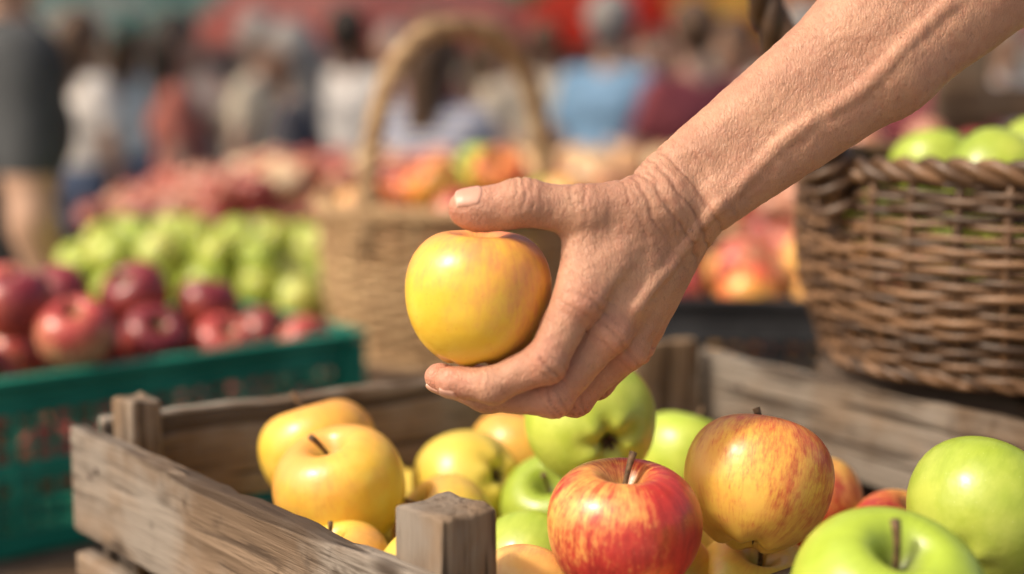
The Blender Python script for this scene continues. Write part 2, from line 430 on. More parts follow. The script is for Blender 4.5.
def quadpt(u,v):
    a=lerp(Lc,Bc,u); b=lerp(Nc,Fc,u); return lerp(a,b,v)
cols=['yellow','yellow2','green','yellow','yellow2','yellow','green','yellow2']
fr=random.Random(5)
for layer,(z,rj) in enumerate(((1.150,.035),(1.115,.036),(1.065,.037))):
    for i in range(14):
        for j in range(12):
            u=.09+.82*i/13+fr.uniform(-.01,.01); v=.11+.78*j/11+fr.uniform(-.01,.01)
            x,y=quadpt(u,v); zz=z+fr.uniform(-.006,.006)
            if layer==0 and not(x>-.08 and y<.93): continue
            if layer==1 and (x<-.15 or (u>.8 and v<.5)): continue
            if all((x-a)**2+(y-b)**2+(zz-c)**2>((rj+r)*.955)**2 for a,b,c,r in PLACED):
                A_(fr.choice(cols),x,y,zz,rj)

# ------------------------------------------------------------------ table, ground
tb=empty('market_table')
for i in range(13):
    plank(f'board_{i}',(-.95,.42+i*.135),(1.35,.42+i*.135),.966,.03,.132,M_wooddk,tb,0,seed=60+i)
for k,(x,y) in enumerate([(-.9,.42),(1.3,.42),(-.9,2.0),(1.3,2.0)]):
    post(f'leg_{k}',(x,y),.936,0,.07,.07,0,M_wooddkz,tb,k)
t=NT('paving'); v=t.obj()
br=t.n('ShaderNodeTexBrick',{'Vector':v,'Scale':2.2,'Color1':(.30,.28,.25,1),'Color2':(.40,.37,.33,1),'Mortar':(.15,.14,.12,1),'Mortar Size':.012}).outputs['Color']
t.set(Base_Color=t.mix(.35,br,t.mix(t.noise(v,3,5),(.22,.20,.18),(.46,.43,.38))),Roughness=.85)
mesh_obj('pavement',[(-150,-60,0),(150,-60,0),(150,260,0),(-150,260,0)],[(0,1,2,3)],t.m,smooth=False)

# ------------------------------------------------------------------ plastic crates
def plastic(name,col,rough=.45):
    t=NT(name); v=t.obj(); n=t.noise(v,60,3); b=t.noise(v,9,4)
    t.set(Base_Color=t.mix(t.ss(b,.4,.75),col,tuple(min(1,c*1.5+.02) for c in col)),Roughness=t.math('ADD',t.math('MULTIPLY',n,.3),rough-.15),Normal=t.bump(n,.1,.002))
    return t.m
def plastic_crate(name,center,rz,L,W,zb,zt,mat,step=.022,band=.034,thick=1.0):
    e=empty(name,(center[0],center[1],zb),rz); H=zt-zb
    A=Acc()
    def bx(c,s): A.add(*boxVF(c,s))
    def wall(axis,sgn):
        length=L if axis==0 else W; offs=(W if axis==0 else L)/2*sgn
        def b(u,z,su,sz,th,o=0):
            c=(u,offs+o*sgn,z) if axis==0 else (offs+o*sgn,u,z)
            s=(su,th,sz) if axis==0 else (th,su,sz); bx(c,s)
        e1=.0 if axis==0 else -.006
        b(0,H-band/2,length-.012+e1,band,.004)
        b(0,H-.004,length+.018+(0 if axis==0 else -.034),.008,.018,.004)
        b(0,H-band-.003,length+.006+e1*2,.005,.010,.003)
        b(0,.012,length-.012+e1,.024,.004)
        b(0,H*.47,length-.012+e1,.014,.0052)
        n=int(length/step)
        for i in range(1,n):
            u=-length/2+length*i/n; big=(i%6==0)
            b(u,H/2-.006,.009 if big else .0042*thick,H-.062,.0075 if big else .0036,.002 if big else 0)
        m=int((H-.05)/ (step*.8))
        for k in range(1,m): b(0,.02+(H-.055)*k/m,length-.014,.0038*thick,.0029)
    for ax in(0,1):
        for s in(-1,1): wall(ax,s)
    for sx in(-1,1):
        for sy in(-1,1): bx((sx*(L/2-.004),sy*(W/2-.004),H/2-.006),(.026,.026,H-.014))
    bx((0,0,.003),(L-.01,W-.01,.006))
    o=A.obj('lattice_walls',mat,e,smooth=False)
    b=o.modifiers.new('b','BEVEL'); b.width=.0012; b.segments=2; b.limit_method='ANGLE'
    return e
M_green=plastic('green_plastic',(.0,.17,.115)); M_black=plastic('black_plastic',(.018,.019,.022))
plastic_crate('green_plastic_crate',(-.493,1.605),math.radians(40.7),.55,.30,.969,1.155,M_green,thick=1.5)
plastic_crate('black_plastic_crate',(.385,1.81),math.radians(-6),.46,.30,.969,1.195,M_black,thick=2.6,band=.05)
def fill(cx,cy,rz,L,W,z,r,kinds,sp,seed,jit=.008,dome=0.0,maxr=None):
    f=random.Random(seed); nx=int(L/sp); ny=int(W/sp)
    for i in range(nx+1):
        for j in range(ny+1):
            a=(-L/2+L*i/max(nx,1)+f.uniform(-jit,jit)); b=(-W/2+W*j/max(ny,1)+f.uniform(-jit,jit))
            if maxr and math.hypot(a,b)>maxr: continue
            x=cx+a*math.cos(rz)-b*math.sin(rz); y=cy+a*math.sin(rz)+b*math.cos(rz)
            zz=z+f.uniform(-.012,.012)+dome*(1-(2*a/L)**2*.8)*(1-(2*b/W)**2*.8); rr=r*f.uniform(.9,1.07)
            if all((x-p)**2+(y-q)**2+(zz-c)**2>((rr+s)*.9)**2 for p,q,c,s in PLACED): A_(f.choice(kinds),x,y,zz,rr)
GR=math.radians(40.7)
for k,x,y,z,r in (('dark',-.524,1.482,1.215,.040),('dark',-.437,1.631,1.203,.040),('dark',-.36,1.659,1.186,.0375),('pink',-.461,1.477,1.186,.041),
                  ('dark',-.40,1.56,1.165,.037),('pink',-.33,1.60,1.150,.036),('dark',-.52,1.60,1.205,.038),('pink',-.57,1.56,1.215,.039)):
    A_(k,x,y,z,r,(random.uniform(-.5,.5),random.uniform(-.7,.1),.8))
fill(-.493,1.605,GR,.46,.215,1.135,.038,['dark','pink','dark','red'],.074,3)
fill(-.493,1.605,GR,.46,.215,1.06,.038,['dark','pink'],.076,4)
fill(.385,1.81,-.1,.37,.22,1.195,.040,['pink','peach','redyel','red'],.083,6,dome=.03)
fill(.385,1.81,-.1,.37,.22,1.12,.041,['peach','redyel'],.085,7)

# ------------------------------------------------------------------ baskets
def wicker_mat(name,c1,c2,rough=.45):
    t=NT(name); v=t.obj(); at=t.n('ShaderNodeAttribute',attribute_name='tint').outputs['Fac']
    n=t.noise(v,45,4); n2=t.noise(v,260,3)
    f=t.math('ADD',t.math('MULTIPLY',at,.7),t.math('MULTIPLY',t.math('SUBTRACT',n,.35),.9))
    col=t.mix(t.ss(f,.1,.95),c1,c2)
    t.set(Base_Color=col,Roughness=rough,Normal=t.bump(n2,.35,.0012)); return t.m
M_wick=wicker_mat('brown_wicker',(.045,.024,.013),(.21,.115,.058))
M_wickl=wicker_mat('tan_wicker',(.28,.165,.075),(.58,.40,.21),.6)
def basket(name,loc,rb,rt,H,rows,stakes,mat,bulge,sr,hand,rz=0,ell=1.0,seed=0,pair=1):
    e=empty(name,loc,rz); A=Acc(); r=random.Random(seed)
    prof=lambda t: rb+(rt-rb)*t**.8+bulge*math.sin(math.pi*min(1,t))
    M=stakes*8; th=np.linspace(0,2*np.pi,M+1)
    for k in range(rows):
        tt=(k+.6)/rows; z0=H*tt
        ph=(k//pair)*math.pi; R=prof(tt)
        rr=sr*r.uniform(.8,1.12)
        j1,j2,j3=r.uniform(0,6),r.uniform(0,6),r.uniform(0,6)
        w_=np.cos(stakes*th/2+ph)
        rad=R+sr*(1.0+.2*np.sin(5*th+j3))*w_
        z=z0+sr*.4*np.sin(3*th+j1)+sr*.3*np.sin(7*th+j2)+sr*.12*np.sin(23*th+j3)
        P=np.stack([rad*np.cos(th)*ell,rad*np.sin(th),z],1)
        V,F=tube(P,rr*(1+.08*np.sin(9*th+j2)),7,False); A.add(V,F,r.uniform(.0,1))
    for i in range(stakes):
        a=2*math.pi*i/stakes+r.uniform(-.006,.006); ts=np.linspace(0,1.0,14)
        P=[(prof(t)*math.cos(a)*ell,prof(t)*math.sin(a),H*t) for t in ts]
        V,F=tube(P,sr*1.3,6); A.add(V,F,r.uniform(.2,.9))
    def rope(path,rad,offs,ns,tw,cl=False):
        P=np.array(path); T=np.gradient(P,axis=0); T/=np.linalg.norm(T,axis=1)[:,None]
        up=np.array([0,0,1.]); s_=np.linspace(0,1,len(P))
        N=np.cross(T,up)
        if cl: NN=[x/np.linalg.norm(x) for x in N]
        else:
            n0=N[0] if np.linalg.norm(N[0])>.05 else np.array([0,1.,0])
            n0=n0-T[0]*(n0@T[0]); n0/=np.linalg.norm(n0); NN=[n0]
            for i in range(1,len(P)):
                q=NN[-1]-T[i]*(NN[-1]@T[i]); NN.append(q/np.linalg.norm(q))
        NN=np.array(NN); B=np.cross(T,NN)
        for k in range(ns):
            a=2*np.pi*(tw*s_+k/ns)
            Q=P+offs*(np.cos(a)[:,None]*NN+np.sin(a)[:,None]*B)
            V,F=tube(Q,rad*r.uniform(.92,1.08),7); A.add(V,F,r.uniform(.15,.85))
    th2=np.linspace(0,2*np.pi,stakes*12)
    circ=lambda R,z:np.stack([R*np.cos(th2)*ell,R*np.sin(th2),np.full_like(th2,z)+.0015*np.sin(5*th2)],1)
    rope(circ(prof(1)+.001,H+sr*1.6),sr*1.7,sr*1.9,3,stakes*.55,cl=True)
    rope(circ(prof(0)+sr,sr*1.5),sr*1.25,sr*1.2,3,stakes*.6,cl=True)
    for k in range(12):
        R=rb*(k+.5)/12
        V,F=tube(np.stack([R*np.cos(th)*ell,R*np.sin(th),sr+np.zeros_like(th)],1),sr*1.4,5,False); A.add(V,F,.4)
    V,F=tube([(0,0,.001),(0,0,.003)],[rb*.98,rb*.98],40); V[:,0]*=ell; A.add(V,F,.1)
    A.obj('woven_body',mat,e)
    A=Acc(); hw0,hw1,hh,ha,hr,pw=hand
    s=np.linspace(0,np.pi,120)
    px=-np.cos(s); 
    wid=hw0+(hw1-hw0)*np.sin(s)
    P=np.stack([wid*np.sign(px)*np.abs(px)**pw*math.cos(ha),wid*np.sign(px)*np.abs(px)**pw*math.sin(ha),H*.82+(hh-H*.82)*np.sin(s)**.8],1)
    rope(P,hr,hr*.95,3,14)
    for k in (0,1):
        seg=P[0:8] if k==0 else P[-8:]
        L=np.linspace(0,1,140); idx=L*(len(seg)-1)
        Q=np.stack([np.interp(idx,range(len(seg)),seg[:,i]) for i in range(3)],1)
        T=np.gradient(Q,axis=0);T/=np.linalg.norm(T,axis=1)[:,None]; N=np.cross(T,(0.3,.9,.1));N/=np.linalg.norm(N,axis=1)[:,None];B=np.cross(T,N)
        a=2*np.pi*8*L
        Q=Q+hr*2.2*(np.cos(a)[:,None]*N+np.sin(a)[:,None]*B)
        V,F=tube(Q,hr*.6,6); A.add(V,F,.35)
    A.obj('handle',mat,e)
    return e
RB=(.445,1.19,1.2195)
basket('wicker_basket',RB,.170,.198,.158,25,34,M_wick,.012,.0031,(.203,.44,.50,math.radians(22),.0078,.6),seed=2,pair=1)
MB=(-.075,2.17,1.042)
basket('wicker_basket',MB,.186,.215,.215,24,44,M_wickl,.008,.0038,(.212,.205,.485,math.radians(52),.0085,.75),seed=4)
for x,y,z,r in ((.385,1.135,1.372,.041),(.375,1.27,1.37,.038),(.46,1.25,1.378,.04),(.475,1.14,1.383,.042),(.545,1.19,1.37,.041),(.46,1.06,1.345,.04),(.31,1.19,1.345,.038),(.44,1.33,1.345,.039),(.37,1.06,1.335,.038),(.54,1.10,1.345,.039),(.55,1.28,1.345,.039)):
    A_('green',x,y,z,r)
fill(RB[0],RB[1],0,.24,.24,1.29,.039,['green'],.08,9,maxr=.13)
fill(MB[0],MB[1],.3,.28,.28,1.25,.041,['peach','redyel','peach','pink','green'],.082,10,dome=.06,maxr=.16)
fill(MB[0],MB[1],.3,.24,.24,1.18,.041,['peach','yellow'],.085,11,maxr=.13)
def slat_box(name,c,rz,L,W,zb,zt,mat,solid_top=True):
    e=empty(name,(c[0],c[1],0),rz); H=zt-zb; n=max(1,round(H/.075)); ph=H/n
    for i in range(n):
        z=zb+ph*(i+1)
        for s in(-1,1):
            plank(f'side_{i}_{s}',(-L/2,s*W/2),(L/2,s*W/2),z-.004,ph-.008,.012,mat,e,seed=i*3+s+5)
            plank(f'end_{i}_{s}',(s*(L/2-.007),-W/2+.0075),(s*(L/2-.007),W/2-.0075),z-.004,ph-.008,.012,mat,e,seed=i*3+s+9)
    if solid_top:
        m=int(W/.08)
        for k in range(m): plank(f'top_{k}',(-L/2,-W/2+W*(k+.5)/m),(L/2,-W/2+W*(k+.5)/m),zt+.008,.0105,W/m-.006,mat,e,seed=k+77)
    return e
slat_box('wooden_box',(.475,1.215),math.atan2(Fc[1]-Bc[1],Fc[0]-Bc[0]),.28,.29,.968,1.210,M_wooddk)
slat_box('wooden_box',(-.075,2.17),.1,.50,.46,.968,1.033,M_wooddk)

# ------------------------------------------------------------------ bulk fruit displays behind
t=NT('piled_apple_skin'); v=t.obj(); at=t.n('ShaderNodeAttribute',attribute_name='tint').outputs['Color']
n=t.noise(v,28,4); t.set(Base_Color=t.mix(t.ss(n,.3,.75),at,t.mix(1.,at,(.8,.62,.4),'MULTIPLY')),Roughness=.35)
M_pile=t.m
LV,LF=apple_geo(18,13,2)
PAL={'green':[(.34,.46,.07),(.42,.53,.09),(.5,.58,.15),(.38,.48,.08)],'mix':[(.48,.16,.11),(.56,.30,.18),(.60,.43,.25),(.38,.10,.08),(.64,.52,.35)],
     'red':[(.36,.08,.07),(.46,.14,.10),(.48,.24,.17)],'org':[(.64,.42,.22),(.62,.47,.27),(.58,.32,.19),(.66,.55,.37)]}
def pile(name,x0,x1,y0,y1,z0,dz,pal,r=.04,seed=0,slope=0.0,layers=3):
    A=Acc(); f=random.Random(seed); sp=r*1.95
    for ly in range(layers):
        nx=int((x1-x0)/sp);ny=int((y1-y0)/sp)
        for i in range(nx):
            for j in range(ny):
                x=x0+sp*(i+.5+.5*((ly+j)%2))+f.uniform(-.016,.016); y=y0+sp*(j+.5+.5*(ly%2))+f.uniform(-.016,.016)
                cx=(2*(x-x0)/(x1-x0)-1); cy=(2*(y-y0)/(y1-y0)-1)
                z=z0+dz*(1-cx*cx)*(1-cy*cy)+slope*(y-y0)+ly*r*1.3+f.uniform(-.008,.008)
                if ly==layers-1 and (abs(cx)>.78 or abs(cy)>.75 or f.random()<.3): continue
                R=Vector((f.uniform(-1,1),f.uniform(-1,1),f.uniform(-.2,1))).normalized().to_track_quat('Z','Y').to_matrix()
                V=(LV*r*f.uniform(.85,1.1))@np.array(R).T+np.array([x,y,z])
                c=f.choice(PAL[pal] if not isinstance(pal,list) else PAL[pal[min(len(pal)-1,max(0,int((x-x0)/(x1-x0)*len(pal)+f.uniform(-.4,.4))))]])
                A.add(V,LF,(*c,1))
    return A.obj(name,M_pile,None)
slat_box('wooden_box',(-.54,2.46),0.05,.58,.50,.0,1.00,M_wooddk)
pile('green_apple_pile',-.80,-.29,2.22,2.70,1.035,.05,'green',.039,1)
def display(name,x0,x1,y0,y1,z,mat):
    e=empty(name)
    for i in range(int((y1-y0)/.15)): plank(f'board_{i}',(x0,y0+.15*(i+.5)),(x1,y0+.15*(i+.5)),z,.02,.145,mat,e,seed=i)
    plank('front_lip',(x0,y0),(x1,y0),z+.09,.16,.02,mat,e,seed=3)
    plank('skirt',(x0,y0+.03),(x1,y0+.03),z-.09,z-.3,.02,mat,e,seed=5)
    for k,(x,y) in enumerate([(x0+.05,y0+.08),(x1-.05,y0+.08),(x0+.05,y1-.1),(x1-.05,y1-.1)]): post(f'leg_{k}',(x,y),z-.02,0,.06,.06,0,M_wooddkz,e,k)
display('market_display_table',-1.0,1.5,3.0,3.95,1.04,M_wooddk)
pile('apple_pile',-.97,1.46,3.03,3.9,1.07,.03,['red','mix','mix','org','mix','org','mix'],.042,2,slope=.06)
slat_box('wooden_box',(.62,2.45),0,.5,.42,.0,1.14,M_wooddk)
pile('red_apple_pile',.40,.86,2.26,2.64,1.16,.07,'red',.046,5)
st=empty('stall_frame')
post('upright_1',(.86,2.75),2.6,0,.095,.075,0,M_wooddkz,st,3); post('upright_2',(2.9,2.75),2.6,0,.075,.075,0,M_wooddkz,st,4)
plank('rail',(.80,2.70),(2.95,2.70),1.44,.07,.03,M_wooddk,st,seed=9)
plank('shelf',(.80,2.85),(2.95,2.85),1.30,.025,.26,M_wooddk,st,seed=12)
display('market_display_table',-4.6,-1.75,4.6,5.5,1.0,M_wooddk)
pile('apple_pile',-4.55,-1.8,4.63,5.45,1.03,.04,['red','green','org'],.045,8,layers=2)
display('market_display_table',1.6,4.6,4.8,5.7,1.0,M_wooddk)
pile('apple_pile',1.65,4.5,4.83,5.6,1.03,.04,['org','mix','green'],.045,9,layers=2)

# ------------------------------------------------------------------ hand and forearm
t=NT('skin'); v=t.obj()
red=t.n('ShaderNodeAttribute',attribute_name='flush').outputs['Fac']
dk_=t.n('ShaderNodeAttribute',attribute_name='fold').outputs['Fac']
b1=t.noise(v,.02,4); b2=t.noise(v,.09,4,.6); fr_=t.noise(v,.17,3,.5)
col=t.mix(t.ss(b1,.3,.7),(.41,.205,.13),(.50,.27,.17))
col=t.mix(t.math('MULTIPLY',t.ss(b2,.45,.72),.45),col,(.40,.165,.105))
col=t.mix(t.math('MULTIPLY',red,.55),col,(.54,.19,.13))
col=t.mix(t.math('MULTIPLY',t.ss(fr_,.62,.70),.45),col,(.25,.11,.06))
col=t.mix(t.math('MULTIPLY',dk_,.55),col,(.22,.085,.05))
vv=t.vm('ADD',v,t.vm('MULTIPLY',t.n('ShaderNodeTexNoise',{'Vector':v,'Scale':.08}).outputs['Color'],(9,9,9)).outputs[0]).outputs[0]
vor=t.n('ShaderNodeTexVoronoi',{'Vector':vv,'Scale':.62},feature='DISTANCE_TO_EDGE').outputs['Distance']
vst=t.n('ShaderNodeMapping',{'Vector':vv,'Rotation':(0,math.radians(38),0),'Scale':(.36,.11,.10)}).outputs[0]
vor2=t.n('ShaderNodeTexVoronoi',{'Vector':vst,'Scale':1.0},feature='DISTANCE_TO_EDGE').outputs['Distance']
h=t.math('ADD',t.math('MULTIPLY',t.ss(vor,0,.3),.6),t.math('MULTIPLY',t.ss(vor2,0,.2),1.2))
nb=t.bump(h,.6,.00027); nb=t.bump(t.noise(v,.10,5,.6),.5,.0015,nb)
t.set(Base_Color=col,Roughness=t.math('ADD',t.math('MULTIPLY',t.noise(v,.3,3),.2),.38),Subsurface_Weight=.15,Subsurface_Scale=.006,Normal=nb)
t.b.inputs['Subsurface Radius'].default_value=(1,.35,.2)
M_skin=t.m
t=NT('nail_plate'); v=t.obj(); f=t.n('ShaderNodeAttribute',attribute_name='tint').outputs['Fac']
t.set(Base_Color=t.mix(t.ss(f,.84,.94),(.54,.29,.21),(.58,.40,.30)),Roughness=.42,Normal=t.bump(t.noise(t.vm('MULTIPLY',v,(.2,2,2)).outputs[0],.5,2),.1,.0004)); M_fnail=t.m

nW=np.array([-.60,.10,.79]); nW/=np.linalg.norm(nW)
W=np.array([206,18,102.]); Mf=np.array([404,38,252.]); E=np.array([567,70,385.])
H=[]
B=lambda a,b,ra,rb,k=14,g='body':H.append(prim(a,b,ra,rb,g,k))
for s in(-1,1):
    B(W+nW*20*s,Mf+nW*23*s,32,49,20); B(Mf+nW*23*s,E+nW*14*s,49,72,20)
B(W+nW*-26+(18,-12,14),W+nW*-26+(18,-12,14),20,20,16)
B(E,E+(120,90,60),74,76,20); B(E+(120,90,60),E+(300,260,330),78,90,30)
C=W+np.array([-14,0,-14])
MCP={'i':(99,-36,0),'m':(128,-14,-34),'r':(148,22,-52),'p':(162,60,-52)}
MR={'i':24,'m':25,'r':24,'p':21}
base={'i':(-10,-10,12),'m':(0,-10,-2),'r':(12,4,-14),'p':(18,20,-20)}
for k in 'imrp':
    B(C+np.array(base[k]),MCP[k],29,MR[k]-1,18)
B((165,25,20),(140,20,-5),34,30,18)
B((185,35,40),(160,55,-20),30,26,18)
B((182,-2,92),(104,-20,82),32,26,18)
B((170,20,60),(120,15,55),30,24,18)
B((106,-18,66),(101,-26,22),21,21,16)
F_={'i':[(99,-36,0),(66,-44,-64),(14,-38,-87),(-26,-28,-84)],
    'm':[(128,-14,-34),(74,-14,-99),(8,0,-98),(-40,20,-83)],
    'r':[(148,22,-52),(98,34,-104),(40,42,-96),(-6,48,-84)],
    'p':[(162,60,-52),(124,76,-92),(82,80,-84),(48,80,-70)]}
FR={'i':[22.5,20,17.5,15.5],'m':[22.5,20,17.5,15],'r':[21,18,15.5,14],'p':[18,16,14,12.5]}
for k in F_:
    P_=F_[k];R_=FR[k]
    for i in range(3):
        H.append(prim(P_[i],P_[i+1],R_[i],R_[i+1],'f'+k,5))
    q=np.array(P_[1]); H.append(prim(q,q,R_[1]+1.5,R_[1]+1.5,'f'+k,6))
    q=np.array(P_[2]); H.append(prim(q,q,R_[2]+.8,R_[2]+.8,'f'+k,5))
T_=[(104,-22,84),(42,-30,91),(-10,-30,86)]
H.append(prim(T_[0],T_[1],25,21.5,'ft',10)); H.append(prim(T_[1],T_[2],21.5,18.5,'ft',8))
H.append(prim((28,-30,86),(2,-30,82),20,19,'ft',10)); H.append(prim((50,-33,92),(38,-33,92),20.6,20.2,'ft',10))
nd=np.array([.42,-.80,-.42]); nd/=np.linalg.norm(nd)
for k in 'imr':
    m=np.array(MCP[k],float)
    H.append(prim(m+nd*9,m+nd*9,17,17,'body',10))
    a=C+np.array(base[k])*.6+(m-C)*.3+nd*19; H.append(prim(a,m+nd*21,4.0,5.2,'body',9))
def vein(pts,r=3.2):
    for a,b in zip(pts[:-1],pts[1:]): H.append(prim(a,b,r,r,'body',9))
def onsurf(pts,depth):
    P=np.array(pts,float)
    idx=np.linspace(0,len(P)-1,(len(P)-1)*4+1)
    P=np.stack([np.interp(idx,range(len(P)),P[:,i]) for i in range(3)],1); P[:,1]-=60
    base_H=list(H)
    for _ in range(12):
        d=field(base_H,P,9); P[:,1]+=np.clip(d,-30,30)*.8
    P[:,1]+=depth; P[:,2]+=1.5*np.sin(idx*2.1); P[0,1]+=5; P[-1,1]+=5; return P
vp=[onsurf([(245,-40,96),(214,-40,62),(194,-40,36),(170,-40,8),(150,-40,-20)],2.2),
    onsurf([(340,-40,180),(295,-40,146),(245,-40,96)],2.6),
    onsurf([(480,-40,300),(425,-40,250),(380,-40,205),(340,-40,180)],2.8)]
for p_ in vp: vein(p_,3.6)
me,P,N=blend_mesh(H,2.1,9,.6)
D=np.zeros(len(P)); flush=np.zeros(len(P)); fold=np.zeros(len(P))
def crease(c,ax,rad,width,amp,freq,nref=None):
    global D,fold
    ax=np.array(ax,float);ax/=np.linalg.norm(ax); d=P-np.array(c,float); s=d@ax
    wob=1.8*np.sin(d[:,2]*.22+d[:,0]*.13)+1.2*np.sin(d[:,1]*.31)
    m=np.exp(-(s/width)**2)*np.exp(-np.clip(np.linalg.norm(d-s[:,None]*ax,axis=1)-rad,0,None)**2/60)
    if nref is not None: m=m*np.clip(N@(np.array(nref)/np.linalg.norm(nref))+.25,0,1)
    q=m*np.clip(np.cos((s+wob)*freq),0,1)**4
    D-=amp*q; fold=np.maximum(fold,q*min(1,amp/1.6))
for k in 'imrp':
    P_=[np.array(q,float) for q in F_[k]]
    a=P_[2]-P_[0]; crease(P_[1],a,FR[k][1]+2,12,1.9,.8,nd)
    crease(P_[2],P_[3]-P_[1],FR[k][2]+2,7,1.0,.95)
    crease(P_[0]+nd*14,P_[1]-P_[0],22,16,1.1,.55,nd)
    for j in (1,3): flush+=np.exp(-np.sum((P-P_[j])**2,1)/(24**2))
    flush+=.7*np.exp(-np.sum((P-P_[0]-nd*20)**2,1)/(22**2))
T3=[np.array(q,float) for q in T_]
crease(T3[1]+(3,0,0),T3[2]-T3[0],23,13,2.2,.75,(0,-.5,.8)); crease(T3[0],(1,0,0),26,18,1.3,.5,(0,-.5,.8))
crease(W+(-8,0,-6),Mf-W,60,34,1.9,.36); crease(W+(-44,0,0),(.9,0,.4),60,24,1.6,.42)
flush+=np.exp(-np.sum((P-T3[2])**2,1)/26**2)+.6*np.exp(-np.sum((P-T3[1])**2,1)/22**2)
nz=np.array([mnoise.noise(Vector(p)*.045)*.9+mnoise.noise(Vector(p)*.13)*.4 for p in P])
D+=nz*1.15
P2=P+N*D[:,None]
me.vertices.foreach_set('co',P2.ravel()); me.update(); me.shade_smooth()
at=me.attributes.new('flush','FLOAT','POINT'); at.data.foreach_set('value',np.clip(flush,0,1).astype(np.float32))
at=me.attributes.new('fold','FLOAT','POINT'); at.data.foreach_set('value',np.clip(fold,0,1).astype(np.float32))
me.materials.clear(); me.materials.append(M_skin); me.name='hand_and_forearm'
hand=bpy.data.objects.new('reaching_arm',None); link(hand)
hand.location=(-.0184,.7599,1.3345); hand.rotation_euler=(-PITCH,0,0); U=.000541; hand.scale=(U,U,U)
ho=bpy.data.objects.new('hand_and_forearm',me); link(ho,hand)
def fingernail(name,c,ax,nr,r,ln,wd):
    c=np.array(c,float);ax=np.array(ax,float);ax/=np.linalg.norm(ax);nr=np.array(nr,float);nr-=ax*(nr@ax);nr/=np.linalg.norm(nr);sd=np.cross(ax,nr)
    nu,nv=26,20; pts=[];e=[];tt=[]
    for i in range(nu):
        for j in range(nv):
            u=-1+2*i/(nu-1);v_=-1+2*j/(nv-1)
            uu=u*(1-.22*v_*v_) if u>0 else u*(1-.30*v_*v_)
            ww=v_*(1-.10*max(0,-u)**2)
            pts.append(c+ax*uu*ln/2+sd*math.sin(ww*wd)*r+nr*math.cos(ww*wd)*r); e.append(max(abs(u),abs(v_))); tt.append((u+1)/2)
    Q,Nn=project(H,np.array(pts),9,.6,3)
    e=np.array(e); tt=np.array(tt)
    hgt=1.2*(1-np.clip((e-.75)/.25,0,1)**2*1.7)+.8*np.clip((tt-.85)/.15,0,1)
    Q=Q+Nn*hgt[:,None]
    Fq=[(i*nv+j,i*nv+j+1,(i+1)*nv+j+1,(i+1)*nv+j) for i in range(nu-1) for j in range(nv-1)]
    o=mesh_obj(name,Q,Fq,M_fnail,hand,True,{'tint':tt}); s=o.modifiers.new('s','SOLIDIFY'); s.thickness=1.2; s.offset=-1
fingernail('thumb_nail',(-8,-30,86),(-1,.02,-.06),(-.1,-.66,.72),19,31,.85)
for k,nn in (('i',(-.2,-.3,-.9)),('m',(-.35,0,-.95)),('r',(-.2,.1,-.9)),('p',(-.2,.2,-.9))):
    a=np.array(F_[k][3],float)-np.array(F_[k][2],float)
    fingernail('finger_nail_'+k,F_[k][3],a,nn,FR[k][3],21,.8)
V,Fs=tube([E+(150,125,110),E+(200,170,190),E+(320,280,360)],[104,108,114],32,False)
sm=simple('grey_cotton',(.25,.26,.30),.9,.2,.05)
o=mesh_obj('sleeve',V,Fs,sm,hand); o.modifiers.new('s','SOLIDIFY').thickness=5

